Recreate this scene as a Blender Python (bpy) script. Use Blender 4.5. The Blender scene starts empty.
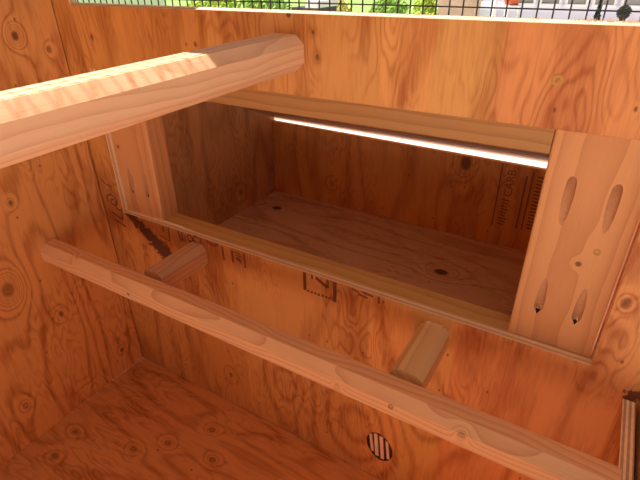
import bpy, bmesh, math, random
from mathutils import Vector, Matrix
from mathutils.bvhtree import BVHTree
random.seed(7)
scene = bpy.context.scene
COL = scene.collection

# ------------------------------------------------------------------ camera
MM = 0.001
cam_d = bpy.data.cameras.new('camera')
cam = bpy.data.objects.new('camera', cam_d)
COL.objects.link(cam)
cam_d.sensor_width = 36.0
cam_d.lens = 36.0 * 476.75 / 640.0
cam_d.clip_start = 0.01
cam_d.clip_end = 400
R0 = Vector((0.8573393, 0.5146612, -0.0096524))
R1 = Vector((0.2465779, -0.4270731, -0.8699471))
R2 = Vector((-0.4518503, 0.7434598, -0.4930506))
m = Matrix.Identity(4)
for i in range(3):
    m[i][0], m[i][1], m[i][2] = R0[i], -R1[i], -R2[i]
m.translation = Vector((0.7453, -0.47136, 0.73714))
cam.matrix_world = m
scene.camera = cam

# ------------------------------------------------------------------ world, sun, exposure
scene.view_settings.view_transform = 'Standard'
scene.view_settings.look = 'None'
scene.view_settings.gamma = 1.0
scene.view_settings.use_curve_mapping = False
scene.view_settings.exposure = 0.76
w = bpy.data.worlds.new('sky')
scene.world = w
w.use_nodes = True
wn = w.node_tree.nodes
wl = w.node_tree.links
bg = wn['Background']
sky = wn.new('ShaderNodeTexSky')
sky.sky_type = 'HOSEK_WILKIE'
SUN_DIR = Vector((0.54, -0.004, -1.0)).normalized()
sky.sun_direction = -SUN_DIR
sky.turbidity = 6.0
sky.ground_albedo = 0.5
hs = wn.new('ShaderNodeHueSaturation')
hs.inputs['Saturation'].default_value = 0.35
tint = wn.new('ShaderNodeMix'); tint.data_type = 'RGBA'; tint.blend_type = 'MULTIPLY'
tint.inputs[0].default_value = 1.0
tint.inputs[7].default_value = (1.0, 0.94, 0.88, 1)
wl.new(sky.outputs[0], hs.inputs['Color'])
wl.new(hs.outputs[0], tint.inputs[6])
wl.new(tint.outputs[2], bg.inputs[0])
bg.inputs[1].default_value = 1.0
sun_d = bpy.data.lights.new('sun', 'SUN')
sun_d.energy = 7.0
sun_d.angle = math.radians(0.53)
sun_d.color = (1.0, 0.96, 0.90)
sun = bpy.data.objects.new('sun', sun_d)
COL.objects.link(sun)
sun.rotation_euler = SUN_DIR.to_track_quat('-Z', 'Y').to_euler()
sun.location = (-5, 2, 6)

# ------------------------------------------------------------------ node helpers
class NT:
    def __init__(s, name):
        s.m = bpy.data.materials.new(name)
        s.m.use_nodes = True
        s.t = s.m.node_tree
        s.b = s.t.nodes['Principled BSDF']
        s.out = s.t.nodes['Material Output']
    def n(s, ty, **kw):
        x = s.t.nodes.new(ty)
        for k, v in kw.items(): setattr(x, k, v)
        return x
    def l(s, a, b): s.t.links.new(a, b)
    def put(s, sock, v):
        if hasattr(v, 'is_output'): s.l(v, sock)
        elif isinstance(v, tuple) and len(v) == 3 and sock.type == 'RGBA': sock.default_value = (*v, 1)
        else: sock.default_value = v
    def math(s, op, a, b=0.0, c=None, clamp=False):
        x = s.n('ShaderNodeMath', operation=op, use_clamp=clamp)
        s.put(x.inputs[0], a); s.put(x.inputs[1], b)
        if c is not None: s.put(x.inputs[2], c)
        return x.outputs[0]
    def sep(s, v):
        x = s.n('ShaderNodeSeparateXYZ'); s.l(v, x.inputs[0]); return x.outputs
    def comb(s, a, b, c=0.0):
        x = s.n('ShaderNodeCombineXYZ')
        for i, v in enumerate((a, b, c)): s.put(x.inputs[i], v)
        return x.outputs[0]
    def noise(s, v, scale=1.0, detail=2.0, rough=0.5):
        x = s.n('ShaderNodeTexNoise'); s.l(v, x.inputs['Vector'])
        x.inputs['Scale'].default_value = scale; x.inputs['Detail'].default_value = detail
        x.inputs['Roughness'].default_value = rough
        return x.outputs[0]
    def mix(s, f, a, b, mode='MIX'):
        x = s.n('ShaderNodeMix', data_type='RGBA', blend_type=mode)
        s.put(x.inputs[0], f); s.put(x.inputs[6], a); s.put(x.inputs[7], b)
        return x.outputs[2]
    def smooth(s, v, a, b):
        x = s.n('ShaderNodeMapRange', interpolation_type='SMOOTHSTEP')
        s.put(x.inputs[0], v); s.put(x.inputs[1], a); s.put(x.inputs[2], b)
        return x.outputs[0]
    def obj(s):
        return s.n('ShaderNodeTexCoord').outputs['Object']

def simple(name, col, rough=0.6, metal=0.0, var=0.0, scale=60.0, bump=0.0):
    t = NT(name)
    t.b.inputs['Roughness'].default_value = rough
    t.b.inputs['Metallic'].default_value = metal
    if var:
        nz = t.noise(t.obj(), scale, 3)
        dark = tuple(c * (1 - var) for c in col); lite = tuple(min(1, c * (1 + var)) for c in col)
        t.l(t.mix(nz, dark, lite), t.b.inputs['Base Color'])
        if bump:
            bp = t.n('ShaderNodeBump'); bp.inputs['Strength'].default_value = bump
            bp.inputs['Distance'].default_value = 0.002
            t.l(nz, bp.inputs['Height']); t.l(bp.outputs[0], t.b.inputs['Normal'])
    else:
        t.b.inputs['Base Color'].default_value = (*col, 1)
    return t.m

def plywood(name, ua, va, light, dark, knots=(), freq=9.0, seams=None, stretch=5.0, amp=1.0,
            spread=5.5, stain_and_shade=None, seed=0.0, fibre=0.65, rough=0.6, blot=0.35, wobble=0.035, bandw=0.55, sharp=2.4, ripple=0.45):
    """rotary-cut veneer; ua/va = object axes across and along the grain (metres).
    knots: (u, v, radius, strength, core darkness) in mm"""
    t = NT(name)
    c = t.sep(t.obj())
    u, v = c[ua], c[va]
    base = t.comb(t.math('MULTIPLY', u, spread), t.math('MULTIPLY', v, spread / stretch), seed)
    h = t.math('MULTIPLY', t.noise(base, 1.0, 2.5, 0.45), amp)
    wob = t.comb(t.math('MULTIPLY', u, 45.0), t.math('MULTIPLY', v, 14.0), seed + 3)
    h = t.math('ADD', h, t.math('MULTIPLY', t.noise(wob, 1.0, 2.0), wobble))
    core = None
    for (ku, kv, r, st, dk) in knots:
        du = t.math('SUBTRACT', u, ku * MM); dv = t.math('MULTIPLY', t.math('SUBTRACT', v, kv * MM), 0.72)
        d2 = t.math('ADD', t.math('MULTIPLY', du, du), t.math('MULTIPLY', dv, dv))
        rr = (r * MM) ** 2
        g = t.math('DIVIDE', rr * 5, t.math('ADD', d2, rr * 5))
        h = t.math('ADD', h, t.math('MULTIPLY', t.math('MULTIPLY', g, g), st))
        k = t.math('MULTIPLY', t.smooth(d2, rr * 1.3, rr * 0.25), dk)
        core = k if core is None else t.math('MAXIMUM', core, k)
    band = t.math('SINE', t.math('MULTIPLY', h, freq * 6.2832))
    band = t.math('MULTIPLY_ADD', band, 0.5, 0.5)
    band = t.math('POWER', band, sharp)
    fib = t.noise(t.comb(t.math('MULTIPLY', u, 520.0), t.math('MULTIPLY', v, 26.0), seed), 1.0, 3.0, 0.6)
    fib2 = t.noise(t.comb(t.math('MULTIPLY', u, 140.0), t.math('MULTIPLY', v, 18.0), seed + 9), 1.0, 2.0, 0.6)
    rh = t.noise(t.comb(t.math('MULTIPLY', u, 34.0), t.math('MULTIPLY', v, 9.0), seed + 12), 1.0, 1.5, 0.5)
    rp = t.math('SINE', t.math('MULTIPLY', rh, 60.0))
    rp = t.math('POWER', t.math('MULTIPLY_ADD', rp, 0.5, 0.5), 2.5)
    rmask = t.smooth(t.noise(t.comb(t.math('MULTIPLY', u, 9.0), t.math('MULTIPLY', v, 6.0), seed + 20), 1.0, 1.0), 0.38, 0.6)
    f = t.math('ADD', t.math('MULTIPLY', band, bandw), t.math('MULTIPLY', t.math('MULTIPLY', rp, rmask), ripple))
    f = t.math('ADD', f, t.math('MULTIPLY', t.math('SUBTRACT', fib, 0.5), fibre * 1.3))
    f = t.math('ADD', f, t.math('MULTIPLY', t.math('SUBTRACT', fib2, 0.5), fibre * 1.1))
    big = t.noise(t.comb(t.math('MULTIPLY', u, 7.0), t.math('MULTIPLY', v, 4.0), seed + 5), 1.0, 2.0)
    f = t.math('ADD', f, t.math('MULTIPLY', t.math('SUBTRACT', big, 0.5), blot * 2), clamp=True)
    colr = t.mix(f, light, dark)
    if seams:
        # veneer strips: tone changes at u positions (mm)
        wv = t.math('MULTIPLY', t.math('SUBTRACT', t.noise(t.comb(0.0, t.math('MULTIPLY', v, 5.0), seed), 1.0, 1.0), 0.5), 0.02)
        uu = t.math('ADD', u, wv)
        ramp = t.n('ShaderNodeValToRGB'); ramp.color_ramp.interpolation = 'CONSTANT'
        els = ramp.color_ramp.elements
        for i, (p, cc) in enumerate(seams):
            if i < 2: e = els[i]; e.position = p
            else: e = els.new(p)
            e.color = (*cc, 1)
        t.l(uu, ramp.inputs[0])
        colr = t.mix(1.0, colr, ramp.outputs[0], 'MULTIPLY')
    if core is not None:
        ring = t.noise(t.comb(t.math('MULTIPLY', u, 260.0), t.math('MULTIPLY', v, 260.0), 0.0), 1.0, 2.0)
        colr = t.mix(t.math('MULTIPLY', core, t.math('MULTIPLY_ADD', ring, 0.5, 0.6), clamp=True), colr, tuple(x * 0.28 for x in dark))
    vo = t.n('ShaderNodeTexVoronoi'); vo.voronoi_dimensions = '2D'; vo.inputs['Scale'].default_value = 1.0
    t.l(t.comb(t.math('MULTIPLY', u, 34.0), t.math('MULTIPLY', v, 20.0)), vo.inputs['Vector'])
    gate = t.math('GREATER_THAN', t.sep(vo.outputs['Color'])[0], 0.86)
    speck = t.math('MULTIPLY', t.smooth(vo.outputs['Distance'], 0.07, 0.02), gate)
    colr = t.mix(t.math('MULTIPLY', speck, 0.8), colr, tuple(x * 0.3 for x in dark))
    for (x0, z0, x1, z1, wd, sc) in (stain_and_shade or ()):
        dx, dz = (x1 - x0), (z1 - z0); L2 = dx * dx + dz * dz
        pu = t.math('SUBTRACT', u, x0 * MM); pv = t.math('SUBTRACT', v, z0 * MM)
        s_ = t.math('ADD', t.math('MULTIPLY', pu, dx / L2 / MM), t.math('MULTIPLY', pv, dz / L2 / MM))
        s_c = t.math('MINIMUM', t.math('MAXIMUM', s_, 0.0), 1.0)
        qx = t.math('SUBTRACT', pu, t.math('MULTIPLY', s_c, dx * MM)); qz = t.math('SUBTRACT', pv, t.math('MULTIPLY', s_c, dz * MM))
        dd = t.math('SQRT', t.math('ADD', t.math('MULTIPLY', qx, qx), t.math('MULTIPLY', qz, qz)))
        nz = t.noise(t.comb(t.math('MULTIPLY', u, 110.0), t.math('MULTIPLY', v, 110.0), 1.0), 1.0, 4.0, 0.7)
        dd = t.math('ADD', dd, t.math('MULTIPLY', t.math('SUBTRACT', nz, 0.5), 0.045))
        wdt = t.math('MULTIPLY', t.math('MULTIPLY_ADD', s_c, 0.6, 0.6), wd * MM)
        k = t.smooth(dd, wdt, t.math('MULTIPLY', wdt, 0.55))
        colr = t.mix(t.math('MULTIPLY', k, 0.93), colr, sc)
    t.l(colr, t.b.inputs['Base Color'])
    t.b.inputs['Roughness'].default_value = rough
    t.b.inputs['Specular IOR Level'].default_value = 0.35
    bp = t.n('ShaderNodeBump'); bp.inputs['Strength'].default_value = 0.35; bp.inputs['Distance'].default_value = 0.0006
    t.l(t.math('ADD', fib, t.math('MULTIPLY', band, 0.7)), bp.inputs['Height'])
    t.l(bp.outputs[0], t.b.inputs['Normal'])
    return t.m

def lumber_mat(name, la, light, dark, off=(0.0, 0.0), ring=170.0, knots=(), marks=(), seed=0.0, rough=0.55, drift=0.02, wave=0.010):
    """solid softwood with growth rings round a pith parallel to object axis la"""
    t = NT(name)
    c = t.sep(t.obj())
    ax = [0, 1, 2]; ax.remove(la)
    L = c[la]
    w1 = t.math('MULTIPLY', t.math('SUBTRACT', t.noise(t.comb(t.math('MULTIPLY', L, 5.0), seed, 0.0), 1.0, 2.0), 0.5), drift)
    a = t.math('ADD', t.math('SUBTRACT', c[ax[0]], off[0] * MM), w1)
    b = t.math('SUBTRACT', c[ax[1]], off[1] * MM)
    kk = None
    r = t.math('SQRT', t.math('ADD', t.math('MULTIPLY', a, a), t.math('MULTIPLY', b, b)))
    nz = t.noise(t.comb(t.math('MULTIPLY', a, 16.0), t.math('MULTIPLY', b, 16.0), t.math('MULTIPLY', L, 6.0)), 1.0, 2.0)
    r = t.math('ADD', r, t.math('MULTIPLY', nz, wave))
    for (px, py, pz, rad, st, dk) in knots:
        p = t.n('ShaderNodeVectorMath', operation='DISTANCE')
        t.l(t.comb(c[0], c[1], c[2]), p.inputs[0]); p.inputs[1].default_value = (px * MM, py * MM, pz * MM)
        d2 = t.math('MULTIPLY', p.outputs[1], p.outputs[1]); rr = (rad * MM) ** 2
        g = t.math('DIVIDE', rr * 5, t.math('ADD', d2, rr * 5))
        r = t.math('ADD', r, t.math('MULTIPLY', t.math('MULTIPLY', g, g), st * 0.016))
        k = t.math('MULTIPLY', t.smooth(d2, rr * 1.4, rr * 0.2), dk)
        kk = k if kk is None else t.math('MAXIMUM', kk, k)
    s_ = t.math('FRACT', t.math('MULTIPLY', r, ring))
    s_ = t.math('POWER', s_, 2.4)
    fa = t.noise(t.comb(t.math('MULTIPLY', c[ax[0]], 600.0), t.math('MULTIPLY', c[ax[1]], 600.0), t.math('MULTIPLY', L, 22.0)), 1.0, 2.0, 0.6)
    f = t.math('ADD', t.math('MULTIPLY', s_, 0.75), t.math('MULTIPLY', t.math('SUBTRACT', fa, 0.5), 0.5), clamp=True)
    colr = t.mix(f, light, dark)
    if kk is not None:
        colr = t.mix(kk, colr, tuple(x * 0.3 for x in dark))
    for (px, py, pz, la_, lb_, col, st) in marks:
        # elongated brown mark, in the x/y plane
        qx = t.math('DIVIDE', t.math('SUBTRACT', c[0], px * MM), la_ * MM)
        skew = t.math('MULTIPLY', t.math('SUBTRACT', c[0], px * MM), 0.55)
        qy = t.math('DIVIDE', t.math('SUBTRACT', t.math('ADD', c[1], skew), py * MM), lb_ * MM)
        d = t.math('ADD', t.math('MULTIPLY', qx, qx), t.math('MULTIPLY', qy, qy))
        d = t.math('ADD', d, t.math('MULTIPLY', t.math('SUBTRACT', t.noise(t.obj(), 240.0, 2.0), 0.5), 1.3))
        colr = t.mix(t.math('MULTIPLY', t.math('MULTIPLY', t.smooth(d, 1.4, 0.0), st), t.smooth(c[2], 0.008, 0.011)), colr, col)
    t.l(colr, t.b.inputs['Base Color'])
    t.b.inputs['Roughness'].default_value = rough
    t.b.inputs['Specular IOR Level'].default_value = 0.35
    bp = t.n('ShaderNodeBump'); bp.inputs['Strength'].default_value = 0.3; bp.inputs['Distance'].default_value = 0.0005
    t.l(t.math('ADD', fa, s_), bp.inputs['Height']); t.l(bp.outputs[0], t.b.inputs['Normal'])
    return t.m

def ply_edge(name, axis, light, dark, plies=5, thick=12.0, start=0.0):
    t = NT(name)
    c = t.sep(t.obj())
    q = t.math('DIVIDE', t.math('SUBTRACT', c[axis], start * MM), thick * MM)
    ln = t.math('PINGPONG', t.math('MULTIPLY', q, float(plies)), 1.0)
    nz = t.noise(t.obj(), 160.0, 3.0)
    s_ = t.math('ADD', t.smooth(ln, 0.35, 0.65), t.math('MULTIPLY', t.math('SUBTRACT', nz, 0.5), 0.9), clamp=True)
    t.l(t.mix(s_, light, dark), t.b.inputs['Base Color'])
    t.b.inputs['Roughness'].default_value = 0.75
    return t.m

# ------------------------------------------------------------------ mesh helpers (coordinates in mm)
def finish(name, bm, mats, parent=None, smooth=False, loc=None):
    """links one mesh; vertices are given in world mm, stored relative to the parent's origin"""
    me = bpy.data.meshes.new(name)
    off = Vector((0, 0, 0))
    if parent is not None:
        off = world_loc(parent)
    elif loc is not None:
        off = Vector(loc) * MM
    for v in bm.verts: v.co = v.co * MM - off
    bm.normal_update()
    bm.to_mesh(me); bm.free()
    if smooth:
        for p in me.polygons: p.use_smooth = True
    for mt in (mats if isinstance(mats, (list, tuple)) else [mats]): me.materials.append(mt)
    o = bpy.data.objects.new(name, me); COL.objects.link(o)
    if parent is not None: o.parent = parent
    elif loc is not None: o.location = off
    return o

def world_loc(o):
    p = Vector(o.location)
    while o.parent is not None:
        o = o.parent; p += Vector(o.location)
    return p

def tag(o, label=None, cat=None, group=None, kind=None):
    if label: o['label'] = label
    if cat: o['category'] = cat
    if group: o['group'] = group
    if kind: o['kind'] = kind
    return o

def thing(name, label, cat, loc, group=None):
    o = bpy.data.objects.new(name, None); o.empty_display_size = 0.02
    o.location = Vector(loc) * MM; COL.objects.link(o)
    return tag(o, label, cat, group)

def box(bm, x0, x1, y0, y1, z0, z1, mi=0):
    vs = [bm.verts.new(p) for p in ((x0,y0,z0),(x1,y0,z0),(x1,y1,z0),(x0,y1,z0),(x0,y0,z1),(x1,y0,z1),(x1,y1,z1),(x0,y1,z1))]
    for f in ((3,2,1,0),(4,5,6,7),(0,1,5,4),(2,3,7,6),(1,2,6,5),(3,0,4,7)):
        fc = bm.faces.new([vs[i] for i in f]); fc.material_index = mi
    return vs

def sheet(axis, us, vs, filled, t0, t1):
    """plywood sheet with cut-outs: grid us x vs, cell filled(i,j); thin along axis. faces: 0, cut edges: 1"""
    bm = bmesh.new()
    V = {}
    def P(i, j, k):
        key = (i, j, k)
        if key not in V:
            t = (t0, t1)[k]
            co = {0: (t, us[i], vs[j]), 1: (us[i], t, vs[j]), 2: (us[i], vs[j], t)}[axis]
            V[key] = bm.verts.new(co)
        return V[key]
    nu, nv = len(us) - 1, len(vs) - 1
    F = lambda i, j: 0 <= i < nu and 0 <= j < nv and filled(i, j)
    for i in range(nu):
        for j in range(nv):
            if not F(i, j): continue
            for k in (0, 1):
                bm.faces.new([P(i,j,k), P(i+1,j,k), P(i+1,j+1,k), P(i,j+1,k)])
            for (di, dj, a, b) in ((-1,0,(i,j),(i,j+1)), (1,0,(i+1,j),(i+1,j+1)), (0,-1,(i,j),(i+1,j)), (0,1,(i,j+1),(i+1,j+1))):
                if not F(i+di, j+dj):
                    f = bm.faces.new([P(*a,0), P(*b,0), P(*b,1), P(*a,1)]); f.material_index = 1
    bmesh.ops.recalc_face_normals(bm, faces=bm.faces)
    return bm

def slant_top(bm, z, za, zb):
    top = [v for v in bm.verts if abs(v.co.z - z) < .01]; xm = sum(v.co.x for v in top)/len(top)
    for v in top: v.co.z = za if v.co.x < xm else zb
    return bm

def prism(profile, axis, a0, a1, nseg=1):
    """extrude a closed profile (list of 2D mm points on the other two axes) along axis"""
    bm = bmesh.new(); rings = []
    for s in range(nseg + 1):
        a = a0 + (a1 - a0) * s / nseg; r = []
        for (p, q) in profile:
            co = {0: (a, p, q), 1: (p, a, q), 2: (p, q, a)}[axis]
            r.append(bm.verts.new(co))
        rings.append(r)
    n = len(profile)
    for s in range(nseg):
        for i in range(n):
            bm.faces.new([rings[s][i], rings[s][(i+1)%n], rings[s+1][(i+1)%n], rings[s+1][i]])
    bm.faces.new(rings[0][::-1]); bm.faces.new(rings[-1])
    bmesh.ops.recalc_face_normals(bm, faces=bm.faces)
    return bm

def octo(p0, p1, q0, q1, c):
    """rectangle profile with chamfers c = (low-low, high-low, high-high, low-high)"""
    a, b, d, e = c
    return [(p0+a,q0),(p1-b,q0),(p1,q0+b),(p1,q1-d),(p1-d,q1),(p0+e,q1),(p0,q1-e),(p0,q0+a)]

def rounded(p0, p1, q0, q1, r, n=3):
    pts = []
    for (cx, cy, a0) in ((p1-r,q0+r,-90),(p1-r,q1-r,0),(p0+r,q1-r,90),(p0+r,q0+r,180)):
        for k in range(n+1):
            a = math.radians(a0 + 90*k/n); pts.append((cx+r*math.cos(a), cy+r*math.sin(a)))
    return pts

def soften(bm, off=0.8):
    bmesh.ops.bevel(bm, geom=[e for e in bm.edges if e.calc_face_angle(0) > 0.3], offset=off, segments=1, affect='EDGES', profile=0.5)
    return bm

def boolean(o, cutters):
    for c in cutters:
        md = o.modifiers.new('cut', 'BOOLEAN'); md.operation = 'DIFFERENCE'; md.object = c; md.solver = 'EXACT'
    dg = bpy.context.evaluated_depsgraph_get(); dg.update()
    me = bpy.data.meshes.new_from_object(o.evaluated_get(dg))
    o.modifiers.clear(); old = o.data; o.data = me; bpy.data.meshes.remove(old)
    for c in cutters:
        cm = c.data; bpy.data.objects.remove(c); bpy.data.meshes.remove(cm)

# ------------------------------------------------------------------ materials
A_L, A_D = (0.77, 0.335, 0.10), (0.43, 0.122, 0.024)
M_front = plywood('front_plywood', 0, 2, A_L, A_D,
    knots=[(260, 77, 5, 0.6, .75), (806, 452, 4.5, 0.35, .8), (458, 654, 3, .08, .9), (453, 679, 2, .05, .9), (530, 105, 40, -0.35, 0), (74, 655, 3, .08, .7),
           (278, 657, 2.5, .05, .8), (849, 226, 3, .1, 1), (390, 120, 26, 0.3, 0), (640, 190, 30, .25, 0), (422, 697, 4, .05, 1)],
    seams=[(0.0, (.92, .88, .72)), (0.145, (0.86, .78, .6)), (0.30, (.93, .92, .80)), (0.375, (0.90,.90,.82)), (0.535, (1.0, 1.0, .96)), (0.587, (.94, 1.02, .96)), (0.652, (.95, .84, .90))],
    freq=8, stain_and_shade=[(66, 366, 144, 308, 19, (0.085, 0.018, 0.01)), (838, 341, 866, 356, 15, (0.15, 0.035, 0.012))], seed=2.1)  # first entry a pitch stain, second paints corner shade by the divider
M_left = plywood('left_plywood', 1, 2, A_L, A_D,
    knots=[(-69, 660, 5, .8, 1), (-25, 637, 4, .15, .7), (-198, 301, 10, .8, .7), (-134, 209, 4.5, .5, .8), (-150, 433, 4, .2, .8), (-240, 80, 6, .2, .3), (-43, 53, 4, .2, 1), (-45, 82, 3, .1, .7)],
    freq=12, seed=5.7, spread=7.5, stretch=6.0, sharp=3.5, bandw=.6)
M_floor = plywood('floor_plywood', 1, 0, (0.74, 0.30, 0.09), (0.44, 0.13, 0.03),
    knots=[(-131, 214, 6, .3, .6), (-171, 170, 6, .3, .6), (-69, 263, 6, .3, .6), (-251, 63, 6, .2, .8), (-201, 48, 6, .2, .6), (-116, 306, 6, .25, .6)],
    freq=12, seed=9.2, spread=8, stretch=6, fibre=.9)
M_right = plywood('right_plywood', 1, 2, A_L, A_D, seed=3.3)
M_nest_floor = plywood('nest_floor_plywood', 1, 0, (0.88, 0.56, 0.36), (0.60, 0.30, 0.16), knots=[(112, -294, 9, .5, 1.4), (40, 132, 10, .6, 1.4), (-30, 60, 3, .2, .6)], freq=9, seed=1.3, spread=9, stretch=7, fibre=.6)
M_nest_side = plywood('nest_side_plywood', 1, 2, (0.78, 0.38, 0.15), (0.46, 0.18, 0.06), knots=[(60, 60, 7, .3, .6)], freq=9, seed=6.1)
M_nest_back = plywood('nest_back_plywood', 0, 2, (0.86, 0.36, 0.09), (0.58, 0.18, 0.04), knots=[(111, 173, 12, .6, 1), (-190, 68, 6, .3, .3)], freq=9, seed=4.4)
M_edge_y = ply_edge('plywood_cut_edge', 1, (0.88, 0.60, 0.36), (0.66, 0.38, 0.19), 3, 12)
M_edge_x = ply_edge('divider_cut_edge', 0, (0.88, 0.60, 0.36), (0.50, 0.25, 0.11), 5, 12, 834)
M_edge_z = ply_edge('floor_cut_edge', 2, (0.8, 0.55, 0.3), (0.36, 0.19, 0.09), 5, 12)
PL, PD = (0.70, 0.305, 0.115), (0.54, 0.195, 0.062)
M_stile = lumber_mat('stile_pine', 2, PL, PD, off=(44, 60), ring=120, knots=[(50, 0, 109, 3.2, .4, .9)], seed=1.0)
M_stile_left = lumber_mat('left_stile_pine', 2, PL, PD, off=(30, 70), ring=120, knots=[(12, 0, 118, 3.2, .5, .9)], seed=4.0)
M_sill = lumber_mat('sill_pine', 0, (0.66, 0.37, 0.12), (0.52, 0.25, 0.07), off=(200, 330), ring=110, seed=2.0)
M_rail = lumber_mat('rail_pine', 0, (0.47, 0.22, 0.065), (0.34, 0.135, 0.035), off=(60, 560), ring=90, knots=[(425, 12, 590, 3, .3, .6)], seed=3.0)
M_roost_up = lumber_mat('upper_roost_pine', 1, (0.77, 0.44, 0.25), (0.62, 0.30, 0.145), off=(60, 90), ring=130, seed=7.0, drift=.05,
    marks=[(436-421, y, 0, 11, 3.6, (0.50, 0.24, 0.11), .6) for y in (-169, -200, -229, -262, -288, -314, -344, -374)])
M_roost_low = lumber_mat('lower_roost_pine', 0, (0.84, 0.43, 0.20), (0.62, 0.25, 0.10), off=(-60, 90), ring=170, seed=8.0, drift=.045, wave=.012,
    knots=[(283, -19, 26, 4.5, 1.2, .45), (-205, -19, 18, 2.5, .5, 1), (143, -19, 20, 3, .8, .3), (-330, -10, 38, 3, .8, .3)])
M_block = lumber_mat('reddish_block_pine', 1, (0.66, 0.34, 0.17), (0.48, 0.21, 0.09), off=(20, 40), ring=110, seed=9.0)
M_block2 = lumber_mat('yellowish_block_pine', 1, (0.76, 0.46, 0.20), (0.62, 0.33, 0.13), off=(30, 60), ring=90, seed=13.0)
M_post = lumber_mat('post_pine', 1, (0.82, 0.56, 0.30), (0.66, 0.38, 0.17), off=(960, 250), ring=90, seed=11.0)
M_roof_bounce = simple('added_roof_bounce', (0.80, 0.76, 0.72), 0.7, var=.05)  # pale tone picked so the added, unseen roof bounces light down
M_wire = simple('black_coated_wire', (0.012, 0.012, 0.014), 0.5)
M_brass = simple('brass_screw', (0.50, 0.26, 0.06), 0.5, 0.6)
M_recess = simple('screw_recess_shadowed_steel', (0.05, 0.035, 0.02), 0.6)
M_ink = simple('stamp_ink', (0.17, 0.05, 0.022), 0.8)
M_inkb = simple('faded_stamp_ink', (0.22, 0.07, 0.03), 0.8)
M_inkn = simple('nest_stamp_ink', (0.34, 0.09, 0.025), 0.8)
M_burn = simple('dark_glue_in_knot_hole', (0.07, 0.015, 0.012), 0.6)
M_sliver = simple('pale_core_veneer', (0.90, 0.58, 0.40), 0.7, var=.2)
M_holewood = simple('raw_drilled_wood', (0.56, 0.24, 0.10), 0.75, var=.2, scale=400, bump=.4)
M_holedark = simple('torn_shadowed_wood', (0.09, 0.03, 0.02), 0.9, var=.4, scale=500)  # shadow of the deep drill tip put into the wood colour
M_dust = simple('sawdust', (0.86, 0.66, 0.46), 0.9)
M_frayed = simple('frayed_edge_fibres', (0.46, 0.22, 0.10), 0.9)

# ------------------------------------------------------------------ screws
def screw(cx, cy, cz, parent, r=4.6, name='screw'):
    """countersunk six-lobe screw seen head on, facing -y"""
    bm = bmesh.new(); n = 36
    def ringv(rad, y, star=0.0):
        out = []
        for k in range(n):
            a = 2*math.pi*k/n; rr = rad*(1 + star*math.cos(6*a))
            out.append(bm.verts.new((cx+rr*math.cos(a), cy+y, cz+rr*math.sin(a))))
        return out
    rs = [ringv(r, 0.2), ringv(r, -0.5), ringv(r*.82, -0.7), ringv(r*.78, -0.1), ringv(r*.45, -0.15, .22), ringv(r*.42, 1.6, .22)]
    for a, b, mi in ((0,1,0),(1,2,0),(2,3,0),(3,4,0),(4,5,1)):
        for k in range(n):
            f = bm.faces.new([rs[a][k], rs[a][(k+1)%n], rs[b][(k+1)%n], rs[b][k]]); f.material_index = mi
    f = bm.faces.new(rs[5]); f.material_index = 1
    bmesh.ops.recalc_face_normals(bm, faces=bm.faces)
    for f in bm.faces: pass
    o = finish(name, bm, [M_brass, M_recess], parent)
    o['label'] = 'brass-coloured countersunk star-drive screw'
    return o

# ------------------------------------------------------------------ front wall (faces the camera), plane y = 0..12
xs = [-12, 40, 50.8, 796.7, 1000, 1060]
zs = [-30, 365.8, 609.9, 699, 1010, 1150]
def filled(i, j):
    if i == 2 and j == 1: return False              # nest opening
    if j >= 3 and 1 <= i <= 3: return False         # mesh window
    return True
wb = sheet(1, xs, zs, filled, 0, 12)
for v in wb.verts:      # sawn rim of the window slopes a little towards the inside
    if abs(v.co.z - 699) < .1 and v.co.y < 1 and 39 < v.co.x < 1001: v.co.z -= 2.4
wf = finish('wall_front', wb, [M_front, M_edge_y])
wf['kind'] = 'structure'
# shallow lens-shaped recess where a veneer patch has come away
lens = bmesh.new()
L0 = []; L1 = []
for k in range(40):
    a = 2*math.pi*k/40
    rx, rz = 22.5*math.cos(a), 30*math.sin(a)
    rx *= (1 - 0.10*abs(math.sin(a))**3)
    px, pz = rx + rz*-0.10, rz
    L0.append(lens.verts.new((565+px, -5, 77+pz))); L1.append(lens.verts.new((565+px, 3.0, 77+pz)))
for k in range(40):
    lens.faces.new([L0[k], L0[(k+1)%40], L1[(k+1)%40], L1[k]])
lens.faces.new(L0); lens.faces.new(L1[::-1])
bmesh.ops.recalc_face_normals(lens, faces=lens.faces)
for f in lens.faces: f.material_index = 2
lc = finish('cutter', lens, [M_front, M_edge_y, M_burn])
wf.data.materials.append(M_burn)
boolean(wf, [lc])
for (xa, w_, za, zb) in ((550.5, 4.6, 58, 96), (559, 6.0, 52, 101), (568.5, 5.6, 50, 101), (578.5, 4.6, 56, 95)):
    b = bmesh.new(); vs = box(b, xa-w_/2, xa+w_/2, 0.9, 3.2, za, zb)
    for v in vs:
        if v.co.z > 77: v.co.x -= 2.4
        else: v.co.x += 2.4
    s_ = finish('veneer_sliver', soften(b, .5), M_sliver, wf)
screw(701, -0.1, 652, wf, 5.0)
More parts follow.
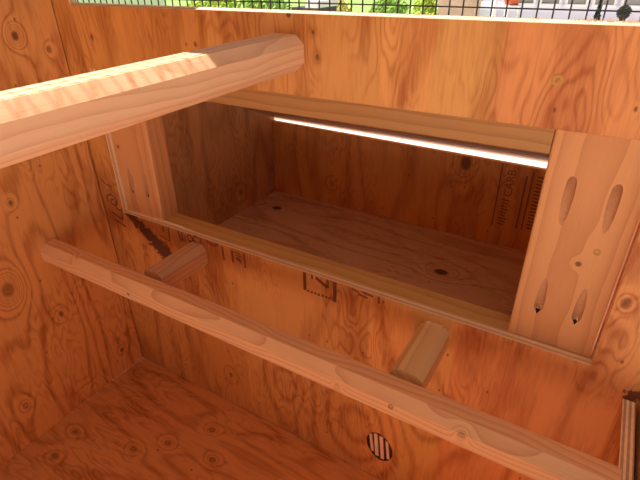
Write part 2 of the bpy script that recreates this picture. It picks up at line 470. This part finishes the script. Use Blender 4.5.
# stamped ink, raised by a tenth of a millimetre
def poly(bm, pts, y=-0.12, plane='front'):
    f1 = [bm.verts.new((p[0], y, p[1])) for p in pts]; f2 = [bm.verts.new((p[0], y+0.16, p[1])) for p in pts]
    n = len(pts)
    bm.faces.new(f1); bm.faces.new(f2[::-1])
    for i in range(n): bm.faces.new([f1[i], f1[(i+1)%n], f2[(i+1)%n], f2[i]])
def stroke(bm, x0, z0, x1, z1, wd, y=-0.12):
    if y > -1 and y < 1: wd = wd*1.3 + .5
    dx, dz = x1-x0, z1-z0; L = math.hypot(dx, dz); nx, nz = -dz/L*wd/2, dx/L*wd/2
    poly(bm, [(x0+nx,z0+nz),(x1+nx,z1+nz),(x1-nx,z1-nz),(x0-nx,z0-nz)], y)
def arc(bm, cx, cz, rx, rz, a0, a1, wd, n=9, y=-0.12):
    pr = None
    for k in range(n+1):
        a = math.radians(a0+(a1-a0)*k/n); p = (cx+rx*math.cos(a), cz+rz*math.sin(a))
        if pr: stroke(bm, pr[0], pr[1], p[0], p[1], wd, y)
        pr = p
def stamp(name, bm, mat, parent, label):
    bmesh.ops.recalc_face_normals(bm, faces=bm.faces)
    o = finish(name, bm, mat, parent); o['label'] = label
    return o
b = bmesh.new()
stroke(b, 432.5, 364.5, 432.5, 334, 3.6); stroke(b, 482, 364.5, 482, 331, 3.8)
for x in range(436, 482, 6): stroke(b, x, 334.5-(x%4)*.2, x+4.0, 334.2, 2.4)
stroke(b, 445, 365, 445, 357, 1.6); stroke(b, 451, 362, 470, 351.5, 3.6); stroke(b, 470.5, 351, 470.5, 364, 2.8)
stamp('ink_stamp', b, M_ink, wf, 'box-shaped mill stamp holding a cut-off letter N')
b = bmesh.new()
stroke(b, 279, 362, 280, 337, 2.8); stroke(b, 299, 361, 299, 339, 3.2); stroke(b, 323, 362, 323, 336, 2.4)
poly(b, [(304, 348), (316, 341), (316, 349), (309, 352)]); stroke(b, 303, 360, 316, 358, 1.6); stroke(b, 305, 354, 318, 354, 1.3)
arc(b, 259, 366, 12, 7, 195, 345, 3.0)
stamp('ink_stamp', b, M_inkb, wf, 'mill stamp of vertical bars with a small arrow')
b = bmesh.new()
stroke(b, 184, 364, 189, 345, 3.2); stroke(b, 192, 364, 193, 348, 3.2); stroke(b, 199, 361, 198, 347, 2.0)
arc(b, 210, 357, 6, 6, 0, 360, 2.2, 14); arc(b, 224, 358, 6, 7, 40, 300, 2.4); stroke(b, 234, 364, 233, 350, 2.6)
stroke(b, 136, 343, 160, 337, 1.8); stroke(b, 160, 337, 162, 364, 2.0); stroke(b, 148, 362, 148, 352, 3)
stamp('ink_stamp', b, M_inkb, wf, 'cut-off mill stamp letters under the left end of the sill')
b = bmesh.new()
stroke(b, 8, 421, 20, 413, 2); stroke(b, 20, 413, 36, 411, 2)
arc(b, 26, 383, 13, 11, -40, 210, 2.6, 12); arc(b, 29, 380, 7, 6, 60, 330, 2.2, 10); arc(b, 40, 376, 7, 9, 90, 300, 2.0, 8)
stroke(b, 16, 358, 44, 349, 2.4); stroke(b, 44, 349, 47, 372, 2.2); stroke(b, 20, 344, 48, 336, 2.4)
stamp('ink_stamp', b, M_inkb, wf, 'faint curled mill stamp letters beside the left stile')
b = bmesh.new()
for (x, z, l) in ((507, 363, 12), (524, 363.5, 16), (518, 358, 14)): stroke(b, x, z, x+l, z-2, 2)
stroke(b, 548, 364.5, 548.5, 354, 2.2)
stamp('ink_stamp', b, M_inkb, wf, 'short broken ink marks under the middle of the sill')
# pale torn fibres along the sawn edges of the plywood
b = bmesh.new()
rnd = random.Random(3)
for k in range(210):
    if k < 120: x = rnd.uniform(45, 780); z0 = 699
    else: x = rnd.gauss(742, 22); z0 = 699
    y = rnd.uniform(-0.4, 1.2); h = rnd.uniform(.8, 2.2) * (1 + (k >= 120)*rnd.random()*1.6); lean = rnd.uniform(-3, 3)
    v = [b.verts.new(p) for p in ((x-.45, y, z0-.4), (x+.45, y, z0-.4), (x+.3, y+.5, z0-.4), (x+lean, y-rnd.uniform(0, 1.2), z0+h))]
    for f in ((0,1,3),(1,2,3),(2,0,3),(2,1,0)): b.faces.new([v[i] for i in f])
o = finish('torn_fibres', b, M_dust, wf); o['kind'] = 'stuff'
b = bmesh.new()
for k in range(260):
    x = rnd.uniform(320, 795); y = rnd.uniform(-.5, .4); h = rnd.uniform(.4, 2.0); lean = rnd.uniform(-2, 2)
    v = [b.verts.new(p) for p in ((x-.35, y, 610.3), (x+.35, y, 610.3), (x, y+.5, 610.3), (x+lean, y-.5, 610-h))]
    for f in ((0,1,3),(1,2,3),(2,0,3),(2,1,0)): b.faces.new([v[i] for i in f])
o = finish('torn_fibres', b, M_frayed, wf); o['kind'] = 'stuff'

# ------------------------------------------------------------------ left wall, floor, right divider, added roof and light blockers
sl = sheet(0, [-900, -2.2], [-30, 1150], lambda i, j: True, -12, 0)
wl_ = finish('wall_left', sl, [M_left, ply_edge('left_wall_cut_edge', 0, (0.86,0.62,0.36), (0.36,0.19,0.09), 5, 12, -12)]); wl_['kind'] = 'structure'
fl = finish('floor', sheet(2, [0, 1000], [-900, -1.2], lambda i, j: True, -12, 0), [M_floor, M_edge_z]); fl['kind'] = 'structure'
tr = finish('sun_leak_blocker', sheet(0, [-60, 12], [-30, 1150], lambda i, j: True, -30, -12.2), [M_left, M_edge_z]); tr['kind'] = 'structure'  # unseen board added to block sun leaking through the corner gap
rf = finish('added_roof', sheet(2, [-70, 5, 330, 1010, 1080], [-900, -860, -580, -140, 3], lambda i, j: not ((i == 1 and j in (1, 2)) or (i == 2 and j == 1)), 1150, 1162), [M_roof_bounce, M_edge_z]); rf['kind'] = 'structure'  # unseen roof added to shape the light; openings admit sun and sky
wk = finish('added_back_blocker', sheet(1, [-12, 846], [640, 1150], lambda i, j: True, -912, -900.2), [M_right, M_edge_y]); wk['kind'] = 'structure'  # unseen partial wall added to hold skylight off the upper panel
wr = finish('wall_right', sheet(0, [-900, 0], [0, 337], lambda i, j: True, 834, 846), [M_right, M_edge_x]); wr['kind'] = 'structure'
# pale crumbs of sawdust caught along the seams
b = bmesh.new()
for k in range(110):
    y = -abs(rnd.gauss(0, 60)) if k < 80 else rnd.uniform(-260, 0)
    x = abs(rnd.gauss(0, 2.2)) + .3; s_ = rnd.uniform(.3, 1.0)
    mt = Matrix.Translation((x, y-1, s_*.4)) @ Matrix.Diagonal((s_*1.4, s_, s_*.7, 1))
    bmesh.ops.create_icosphere(b, subdivisions=1, radius=1, matrix=mt)
o = finish('sawdust', b, M_dust, fl); o['kind'] = 'stuff'

# ------------------------------------------------------------------ face frame of the nest opening (2x4, pocket-screwed)
ff = thing('opening_frame', 'pocket-screwed pine frame lining the nest box opening', 'frame', (51, 12, 366))
def pocket_cutter(x, z_deep, z_shallow, y0, up):
    """slanted drill: capsule-like cylinder leaving a long oval on the face y = y0"""
    bm = bmesh.new()
    r = 4.8; ang = math.radians(8.5); L = abs(z_deep - z_shallow) - 6
    d = Vector((0, math.sin(ang), math.cos(ang) * (1 if up else -1)))
    q = d.to_track_quat('Z', 'Y').to_matrix().to_4x4()
    # the inner edge of the drill meets the face at z_shallow; the tip stops short, still half open
    p0 = Vector((x, y0 - r*math.cos(ang), z_shallow))
    prof = [(-12, r), (L, r), (L+3.5, r*.82), (L+6, r*.5), (L+7, 2.3), (L+20, 1.8)]
    rings = []
    for (a, rad) in prof:
        ctr = p0 + d*a
        rings.append([bm.verts.new(ctr + q.to_3x3() @ Vector((rad*math.cos(2*math.pi*k/24), rad*math.sin(2*math.pi*k/24), 0))) for k in range(24)])
    for i in range(len(prof)-1):
        for k in range(24):
            f = bm.faces.new([rings[i][k], rings[i][(k+1)%24], rings[i+1][(k+1)%24], rings[i+1][k]])
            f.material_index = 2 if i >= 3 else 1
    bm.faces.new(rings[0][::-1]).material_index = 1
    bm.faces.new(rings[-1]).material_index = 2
    bmesh.ops.recalc_face_normals(bm, faces=bm.faces)
    return bm
def stile(x0, x1, mat, name='stile'):
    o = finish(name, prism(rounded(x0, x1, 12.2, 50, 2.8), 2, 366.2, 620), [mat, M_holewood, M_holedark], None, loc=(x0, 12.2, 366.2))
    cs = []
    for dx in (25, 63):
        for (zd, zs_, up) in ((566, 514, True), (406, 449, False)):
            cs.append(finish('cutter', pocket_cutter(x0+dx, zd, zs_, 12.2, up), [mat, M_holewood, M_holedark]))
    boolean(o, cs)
    o.parent = ff; o.location = Vector((x0-51, 0.2, 0.2)) * MM
    return o
st_l = stile(48.0, 137.3, M_stile_left)
st_r = stile(707.4, 795.0, M_stile)
screw(770, 12.1, 493, st_r, 3.4)
# torn fibres inside the lower holes
for (sx, so) in ((48.0, st_l), (707.4, st_r)):
    b = bmesh.new()
    for dx in (25, 63):
        for k in range(14):
            x = sx+dx+rnd.uniform(-3.5, 3.5); z = 408+rnd.uniform(-2, 6); y = 15+rnd.uniform(-1, 4)
            v = [b.verts.new(p) for p in ((x-.5,y,z),(x+.5,y,z),(x,y+1,z),(x+rnd.uniform(-2,2),y-3,z+rnd.uniform(-3,4)))]
            for f in ((0,1,3),(1,2,3),(2,0,3),(2,1,0)): b.faces.new([v[i] for i in f])
    o = finish('torn_fibres', b, M_dust, so); o['kind'] = 'stuff'
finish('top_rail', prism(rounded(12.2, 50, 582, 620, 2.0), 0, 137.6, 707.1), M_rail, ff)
finish('bottom_rail', prism(rounded(12.2, 46, 328, 366, 2.0), 0, 46, 802), M_sill, ff)

# ------------------------------------------------------------------ nest box behind the wall
nb = thing('nest_box', 'dim plywood nest box behind the opening with a mill stamp on its back', 'nest box', (420, 240, 232))
finish('bottom_panel', sheet(2, [52, 806], [12.3, 447], lambda i, j: True, 233, 245), [M_nest_floor, M_edge_z], nb)
finish('back_panel', slant_top(sheet(1, [64, 794], [245.2, 424], lambda i, j: True, 435, 447), 424, 424.5, 415.5), [M_nest_back, ply_edge('back_panel_cut_edge', 1, (0.88,0.66,0.42), (0.5,0.3,0.16), 5, 12, 435-12.2)], nb)
def side_panel(x0, x1):
    # side follows the slope of the lid
    bm = bmesh.new()
    prof = [(50.4, 245.2), (447, 245.2), (447, 430.2), (50.4, 600.4)]
    a = [bm.verts.new((x0, y, z)) for y, z in prof]; c = [bm.verts.new((x1, y, z)) for y, z in prof]
    bm.faces.new(a); bm.faces.new(c[::-1])
    for i in range(4):
        f = bm.faces.new([a[i], a[(i+1)%4], c[(i+1)%4], c[i]])
    bmesh.ops.recalc_face_normals(bm, faces=bm.faces)
    return finish('side_panel', bm, M_nest_side, nb)
side_panel(52, 64); side_panel(794, 806)
bm = bmesh.new()
lid = [(12.5, 622), (50.6, 622), (50.6, 604), (470, 424.5), (470, 437.5), (12.5, 634)]
lid = [(51, 600.5), (475, 418.5), (475, 431), (51, 613)]
a = [bm.verts.new((40, y, z)) for y, z in lid]; c = [bm.verts.new((818, y, z)) for y, z in lid]
bm.faces.new(a); bm.faces.new(c[::-1])
for i in range(4): bm.faces.new([a[i], a[(i+1)%4], c[(i+1)%4], c[i]])
bmesh.ops.recalc_face_normals(bm, faces=bm.faces)
finish('lid', bm, M_nest_side, nb)
# stamp on the back panel: text running upwards with rules either side
def text_mesh(s, size, x, y, z, rot, mat, parent, name, label):
    cu = bpy.data.curves.new('t', 'FONT'); cu.body = s; cu.size = size*MM; cu.extrude = 0.00008; cu.resolution_u = 2
    to = bpy.data.objects.new('t', cu); COL.objects.link(to)
    dg = bpy.context.evaluated_depsgraph_get(); dg.update()
    me = bpy.data.meshes.new_from_object(to.evaluated_get(dg))
    bpy.data.objects.remove(to); bpy.data.curves.remove(cu)
    me.transform(Matrix.Rotation(math.radians(90), 4, 'X') @ Matrix.Rotation(rot, 4, 'Z'))
    me.materials.clear(); me.materials.append(mat)
    o = bpy.data.objects.new(name, me); COL.objects.link(o); o.parent = parent
    o.location = Vector((x, y, z))*MM - world_loc(parent)
    o['label'] = label
    return o
text_mesh('CARB', 22, 626, 434.9, 352, math.pi/2, M_inkn, nb, 'stamp_lettering', 'dark stamped letters CARB running upwards')
b = bmesh.new()
stroke(b, 600, 415, 600, 285, 2.4, 434.85)
for k in range(9): stroke(b, 610 + (k % 2)*2, 345-k*6.5, 625 - (k % 3)*2, 345-k*6.5-1, 2.6, 434.85)
stroke(b, 646, 400, 646, 290, 3.4, 434.85); stroke(b, 656, 410, 656, 290, 2.6, 434.85)
for k in range(16): stroke(b, 664, 402-k*7, 682 - (k % 3)*3, 401-k*7, 3.0, 434.85)
stamp('ink_stamp', b, M_inkn, nb, 'upright rules and broken stamped lines')

# ------------------------------------------------------------------ roosts and their spacer blocks
ru = thing('roost_bar', 'thick upper roost bar with a sunlit top, jutting from the wall above the nest opening', 'roost bar', (421, 0, 657), 'roost bars')
bm = prism(octo(400, 441, 638, 676, (5, 9, 10, 4)), 1, -880, -0.1, 1)
uo = finish('bar', bm, M_roost_up, ru)
ru.rotation_euler = (0.0176, 0, 0)
rl = thing('roost_bar', 'long lower roost bar running under the nest opening from wall to wall', 'roost bar', (417, -114, 311), 'roost bars')
lo = finish('bar', prism(octo(-133, -95, 311, 349, (10, 4, 10, 10)), 0, 0.2, 833.8), M_roost_low, rl)
screw(625, -133.1, 334, lo, 3.2)
b1 = thing('spacer_block', 'reddish short block holding the lower roost near the left stile', 'block', (225, -48, 313), 'roost spacer blocks')
finish('block', prism(octo(206, 244, 315, 353, (6, 6, 9, 9)), 1, -95.2, -0.2), M_block, b1)
b2 = thing('spacer_block', 'yellower short block holding the lower roost below the right stile', 'block', (626, -48, 313), 'roost spacer blocks')
finish('block', prism(octo(607, 645, 315, 353, (6, 6, 9, 9)), 1, -95.2, -0.2), M_block2, b2)
rr_ = thing('side_rail', 'pale pine rail running towards the camera at the lower right corner', 'rail', (880, -400, 300))
finish('rail', prism(rounded(851, 889, 250, 341, 4), 1, -895, -8), M_post, rr_)

# ------------------------------------------------------------------ hardware cloth (12.7 mm) in the windows
def mesh_panel(name, label, axis, u0, u1, v0, v1, t, parent_loc):
    th = thing(name, label, 'wire mesh', parent_loc)
    b = bmesh.new(); r = 0.6; g = 12.85
    def bar(p, q, ax):
        lo_ = [min(p[i], q[i]) - (r if i != ax else 0) for i in range(3)]; hi = [max(p[i], q[i]) + (r if i != ax else 0) for i in range(3)]
        box(b, lo_[0], hi[0], lo_[1], hi[1], lo_[2], hi[2])
    n = int((u1-u0)/g)
    for k in range(n+1):
        u = u0 + k*g
        if axis == 1: bar((u, t, v0), (u, t, v1), 2)
        else: bar((u, v0, t), (u, v1, t), 1)
    n = int((v1-v0)/g)
    for k in range(n+1):
        v = v0 + k*g
        if axis == 1: bar((u0, t+1.0, v), (u1, t+1.0, v), 0)
        else: bar((u0, v, t+1.0), (u1, v, t+1.0), 0)
    o = finish('wire_grid', b, M_wire, th); o['kind'] = 'stuff'
    return th
mesh_panel('wire_mesh', 'black square wire mesh stretched across the window above the front wall', 1, 29.3, 1010, 693.2, 1140, 12.9, (420, 12, 699))
mesh_panel('wire_mesh', 'black square wire mesh over the unseen roof opening added for the sun patch', 2, -5, 345, -870, -130, 1163, (160, -480, 1163))  # covers the opening added to let sun reach the upper roost
mesh_panel('wire_mesh', 'black square wire mesh over the unseen rear roof opening added for skylight', 2, 352, 1020, -870, -570, 1163, (680, -720, 1163))  # covers the opening added behind the camera for more sky and bounce

# ------------------------------------------------------------------ outside: ground, house, plants
GZ = -700
def ground_mat():
    t = NT('garden_ground')
    c = t.obj(); s = t.sep(c)
    nz = t.noise(c, 0.7, 3.0); n2 = t.noise(c, 30.0, 4.0, 0.7)
    lawn = t.mix(n2, (0.10, 0.20, 0.03), (0.30, 0.42, 0.10))
    conc = t.mix(n2, (0.58, 0.50, 0.44), (0.76, 0.68, 0.61))
    d = t.math('ADD', s[1], t.math('MULTIPLY', t.math('SUBTRACT', nz, 0.5), 1.2))
    lawnf = t.math('MULTIPLY', t.smooth(d, 4.6, 4.9), t.smooth(s[0], -1.5, -2.0))
    t.l(t.mix(lawnf, conc, lawn), t.b.inputs['Base Color'])
    t.b.inputs['Roughness'].default_value = 0.9
    return t.m
b = bmesh.new()
f = [b.verts.new(p) for p in ((-60000,-40000,GZ),(60000,-40000,GZ),(60000,60000,GZ),(-60000,60000,GZ))]
b.faces.new(f)
g = finish('ground', b, ground_mat()); g['kind'] = 'structure'

M_siding = simple('pale_blue_siding', (0.72, 0.72, 0.88), 0.6, var=.06, scale=3)
M_trim = simple('white_trim', (0.90, 0.90, 0.92), 0.5)
M_pane = simple('window_glass_reflecting', (0.32, 0.31, 0.32), 0.15)
M_roofh = simple('grey_shingle', (0.12, 0.12, 0.13), 0.9, var=.2, scale=5)
M_terra = simple('terracotta', (0.50, 0.11, 0.04), 0.8, var=.1)
M_soil = simple('potting_soil', (0.05, 0.03, 0.02), 1.0)
M_dark = simple('dark_grey_plastic', (0.035, 0.034, 0.04), 0.5)
M_white = simple('white_plastic', (0.8, 0.8, 0.8), 0.4)
M_stone = simple('beige_stone', (0.55, 0.42, 0.30), 0.85, var=.25, scale=12, bump=.4)
M_wallw = simple('whitewashed_masonry', (0.88, 0.86, 0.84), 0.8, var=.08, scale=6)
M_bark = simple('bark', (0.12, 0.07, 0.04), 0.9)

hs_ = thing('house', 'pale blue clapboard house with a row of white-framed windows beyond the mesh', 'house', (1500, 9000, GZ))
HX0, HX1, HY = -1750, 6000, 9000
b = bmesh.new(); box(b, HX0, HX1, HY+30, HY+5000, GZ, 2600); finish('wall', b, M_siding, hs_)
k = 0
z = GZ
def board(z0):
    b = bmesh.new()
    x0, x1 = HX0-20, HX1
    v = [b.verts.new(p) for p in ((x0,HY+2,z0),(x1,HY+2,z0),(x1,HY+31,z0),(x0,HY+31,z0),(x0,HY+18,z0+118),(x1,HY+18,z0+118),(x1,HY+31,z0+118),(x0,HY+31,z0+118))]
    for f in ((3,2,1,0),(4,5,6,7),(0,1,5,4),(2,3,7,6),(1,2,6,5),(3,0,4,7)): b.faces.new([v[i] for i in f])
    finish('siding_board', b, M_siding, hs_)
while z < 200: board(z); z += 115
b = bmesh.new(); box(b, HX0-50, HX1+60, HY-400, HY+5400, 2600, 2700); finish('roof_eave', b, M_roofh, hs_)
for k in range(14):
    xc = -930 + k*395
    fr = bmesh.new()
    box(fr, xc-150, xc+190, HY-22, HY+20, 178, 214)          # sill
    box(fr, xc-150, xc-112, HY-14, HY+20, 214, 1500); box(fr, xc+152, xc+190, HY-14, HY+20, 214, 1500)
    box(fr, xc-150, xc+190, HY-14, HY+20, 1462, 1500); box(fr, xc-112, xc+152, HY-8, HY+20, 840, 870)
    fo = finish('window', fr, M_trim, hs_)
    p = bmesh.new(); box(p, xc-112, xc+152, HY+4, HY+14, 214, 1462); finish('pane', p, M_pane, fo)
for k in range(3):
    pass
dp = bmesh.new()
bmesh.ops.create_cone(dp, cap_ends=True, segments=14, radius1=38, radius2=38, depth=3200, matrix=Matrix.Translation((-1385, HY-45, 900)))
finish('downpipe', dp, M_trim, hs_, smooth=False)

gw = thing('garden_wall', 'whitewashed garden wall in the sun at the far left beyond the mesh', 'wall', (-10500, 9000, GZ))
for k in range(7):
    b = bmesh.new(); x0 = -13600 + k*560; box(b, x0, x0+550, 9000+(k%2)*6, 9180, GZ, 330); finish('wall_panel', soften(b, 8), M_wallw, gw)
b = bmesh.new(); box(b, -13640, -9640, 8970, 9210, 331, 380); finish('coping', b, M_wallw, gw)

def leaf_mat(name, a, c_):
    t = NT(name)
    nz = t.noise(t.obj(), 9.0, 2.0)
    t.l(t.mix(nz, a, c_), t.b.inputs['Base Color'])
    t.b.inputs['Roughness'].default_value = 0.5
    t.b.inputs['Transmission Weight'].default_value = 0.0
    return t.m
LM = {'lime': leaf_mat('lime_leaves', (0.32, 0.50, 0.05), (0.62, 0.72, 0.12)), 'green': leaf_mat('green_leaves', (0.16, 0.34, 0.05), (0.42, 0.58, 0.12)),
      'yellow': leaf_mat('yellow_leaves', (0.55, 0.50, 0.08), (0.80, 0.72, 0.20)), 'dark': leaf_mat('dark_leaves', (0.02, 0.035, 0.025), (0.06, 0.08, 0.05)),
      'mid': leaf_mat('mid_leaves', (0.06, 0.16, 0.03), (0.16, 0.30, 0.07))}
def bush(name, label, cat, x, y, rx, rz, zc, mat, n, leaf, group=None, cone=False, seed=1):
    r_ = random.Random(seed)
    th = thing(name, label, cat, (x, y, GZ), group)
    b = bmesh.new()
    for k in range(n):
        while True:
            p = Vector((r_.uniform(-1,1), r_.uniform(-1,1), r_.uniform(-1,1)))
            if 0.35 < p.length < 1: break
        sc = 1.0
        if cone: sc = max(0.05, (1-p.z)/2)
        c = Vector((x+p.x*rx*sc, y+p.y*rx*sc, zc+p.z*rz))
        n1 = Vector((r_.uniform(-1,1), r_.uniform(-1,1), r_.uniform(-.6,1))).normalized(); n2 = n1.orthogonal().normalized(); n3 = n1.cross(n2)
        s = leaf*r_.uniform(.6, 1.3)
        pts = [c-n2*s, c+n3*s*.42+n1*s*.12, c+n2*s, c-n3*s*.42+n1*s*.12]
        b.faces.new([b.verts.new(q) for q in pts])
    o = finish('foliage', b, LM[mat], th); o['kind'] = 'stuff'
    b = bmesh.new()
    for k in range(5):
        a = k*1.256; top = Vector((x+math.cos(a)*rx*.35, y+math.sin(a)*rx*.35, zc+rz*.3)); bot = Vector((x+math.cos(a)*25, y+math.sin(a)*25, GZ))
        d = top-bot; q = d.to_track_quat('Z','Y').to_matrix().to_4x4()
        bmesh.ops.create_cone(b, cap_ends=True, segments=6, radius1=16, radius2=7, depth=d.length, matrix=Matrix.Translation((top+bot)/2) @ q)
    finish('stem', b, M_bark, th)
    return th
G = 'sunlit bushes beyond the mesh'
bush('leafy_bush', 'lime green bush, leftmost of the bushes beyond the mesh', 'bush', -5150, 6000, 480, 620, -60, 'lime', 2200, 55, G, seed=1)
bush('leafy_bush', 'bright green bush beyond the mesh, between the lime bush and the dark bin', 'bush', -4130, 6000, 480, 640, -80, 'green', 2000, 55, G, seed=2)
bush('leafy_bush', 'yellow-leaved bush directly right of the dark bin', 'bush', -2640, 5750, 170, 560, -120, 'yellow', 800, 45, G, seed=3)
bush('leafy_bush', 'green bush beyond the mesh above the middle of the front wall', 'bush', -1900, 5600, 320, 560, -60, 'green', 1700, 50, G, seed=4)
bush('leafy_bush', 'lime green bush beside the beige planter', 'bush', -1360, 5400, 190, 560, -40, 'lime', 1200, 45, G, seed=5)
bush('low_bush', 'dark green bush growing below the terracotta pot', 'bush', -330, 4800, 150, 480, -160, 'mid', 1100, 36, seed=6)
bush('cone_shrub', 'dark pointed shrub against the pale blue house', 'shrub', 408, 5600, 150, 600, -80, 'dark', 1900, 24, cone=True, seed=7)
bush('ball_shrub', 'small round dark shrub rightmost against the pale blue house', 'shrub', 640, 5400, 62, 62, 352, 'dark', 1100, 12, seed=8)

# dark wheeled bin with white lid
bn = thing('wheeled_bin', 'dark grey wheeled bin with a white lid between the bushes', 'bin', (-2640, 5000, GZ))
def frustum(name, x0, x1, y0, y1, z0, z1, tp, mat, parent):
    b = bmesh.new(); vs = box(b, x0, x1, y0, y1, z0, z1); cx, cy = (x0+x1)/2, (y0+y1)/2
    for v in vs:
        if v.co.z < z0+1: v.co.x = cx+(v.co.x-cx)*tp; v.co.y = cy+(v.co.y-cy)*tp
    return finish(name, soften(b, 8), mat, parent)
frustum('body', -2860, -2480, 4850, 5300, GZ+60, 345, .82, M_dark, bn)
frustum('lid', -2640, -2470, 4820, 5320, 346, 420, 1.0, M_white, bn)
for s_ in (-2800, -2520):
    b = bmesh.new(); bmesh.ops.create_cone(b, cap_ends=True, segments=20, radius1=95, radius2=95, depth=45, matrix=Matrix.Translation((s_, 5290, GZ+95)) @ Matrix.Rotation(math.pi/2, 4, 'Y'))
    finish('wheel', b, M_dark, bn)
pt = thing('stone_planter', 'blurred beige stone planter between the lime bush and the house', 'planter', (-880, 5300, GZ))
frustum('body', -1130, -760, 5150, 5500, GZ, 420, .8, M_stone, pt)
b = bmesh.new(); box(b, -1145, -745, 5130, 5520, 420, 452); finish('rim', soften(b, 6), M_stone, pt)
# terracotta pot on a white plant stand
ps = thing('plant_stand', 'white metal plant stand under the terracotta pot', 'stand', (-365, 5150, GZ))
b = bmesh.new(); bmesh.ops.create_cone(b, cap_ends=True, segments=24, radius1=95, radius2=95, depth=10, matrix=Matrix.Translation((-365, 5150, 402))); finish('plate', b, M_trim, ps)
for k in range(3):
    a = k*2.094+.4; top = Vector((-365+70*math.cos(a), 5150+70*math.sin(a), 397)); bot = Vector((-365+130*math.cos(a), 5150+130*math.sin(a), GZ)); d = top-bot
    b = bmesh.new(); bmesh.ops.create_cone(b, cap_ends=True, segments=8, radius1=7, radius2=7, depth=d.length, matrix=Matrix.Translation((top+bot)/2) @ d.to_track_quat('Z','Y').to_matrix().to_4x4())
    finish('leg', b, M_trim, ps)
tp_ = thing('flower_pot', 'terracotta red flower pot seen through the mesh in front of the house', 'pot', (-365, 5150, 407))
prof = [(0,0),(62,0),(78,50),(88,110),(94,112),(94,140),(84,140),(80,118),(0,118)]
b = bmesh.new(); rings = []
for (r_, z_) in prof:
    rings.append([b.verts.new((-365+r_*math.cos(2*math.pi*k/28), 5150+r_*math.sin(2*math.pi*k/28), 408+z_)) for k in range(28)] if r_ > 0 else [b.verts.new((-365, 5150, 408+z_))])
for i in range(len(prof)-1):
    for k in range(28):
        A, B_ = rings[i], rings[i+1]
        if len(A) == 1: b.faces.new([A[0], B_[k], B_[(k+1)%28]])
        elif len(B_) == 1: b.faces.new([A[k], A[(k+1)%28], B_[0]])
        else: b.faces.new([A[k], A[(k+1)%28], B_[(k+1)%28], B_[k]])
bmesh.ops.recalc_face_normals(b, faces=b.faces)
finish('pot', b, M_terra, tp_)
b = bmesh.new(); bmesh.ops.create_cone(b, cap_ends=True, segments=28, radius1=80, radius2=80, depth=6, matrix=Matrix.Translation((-365, 5150, 530))); finish('soil', b, M_soil, tp_)
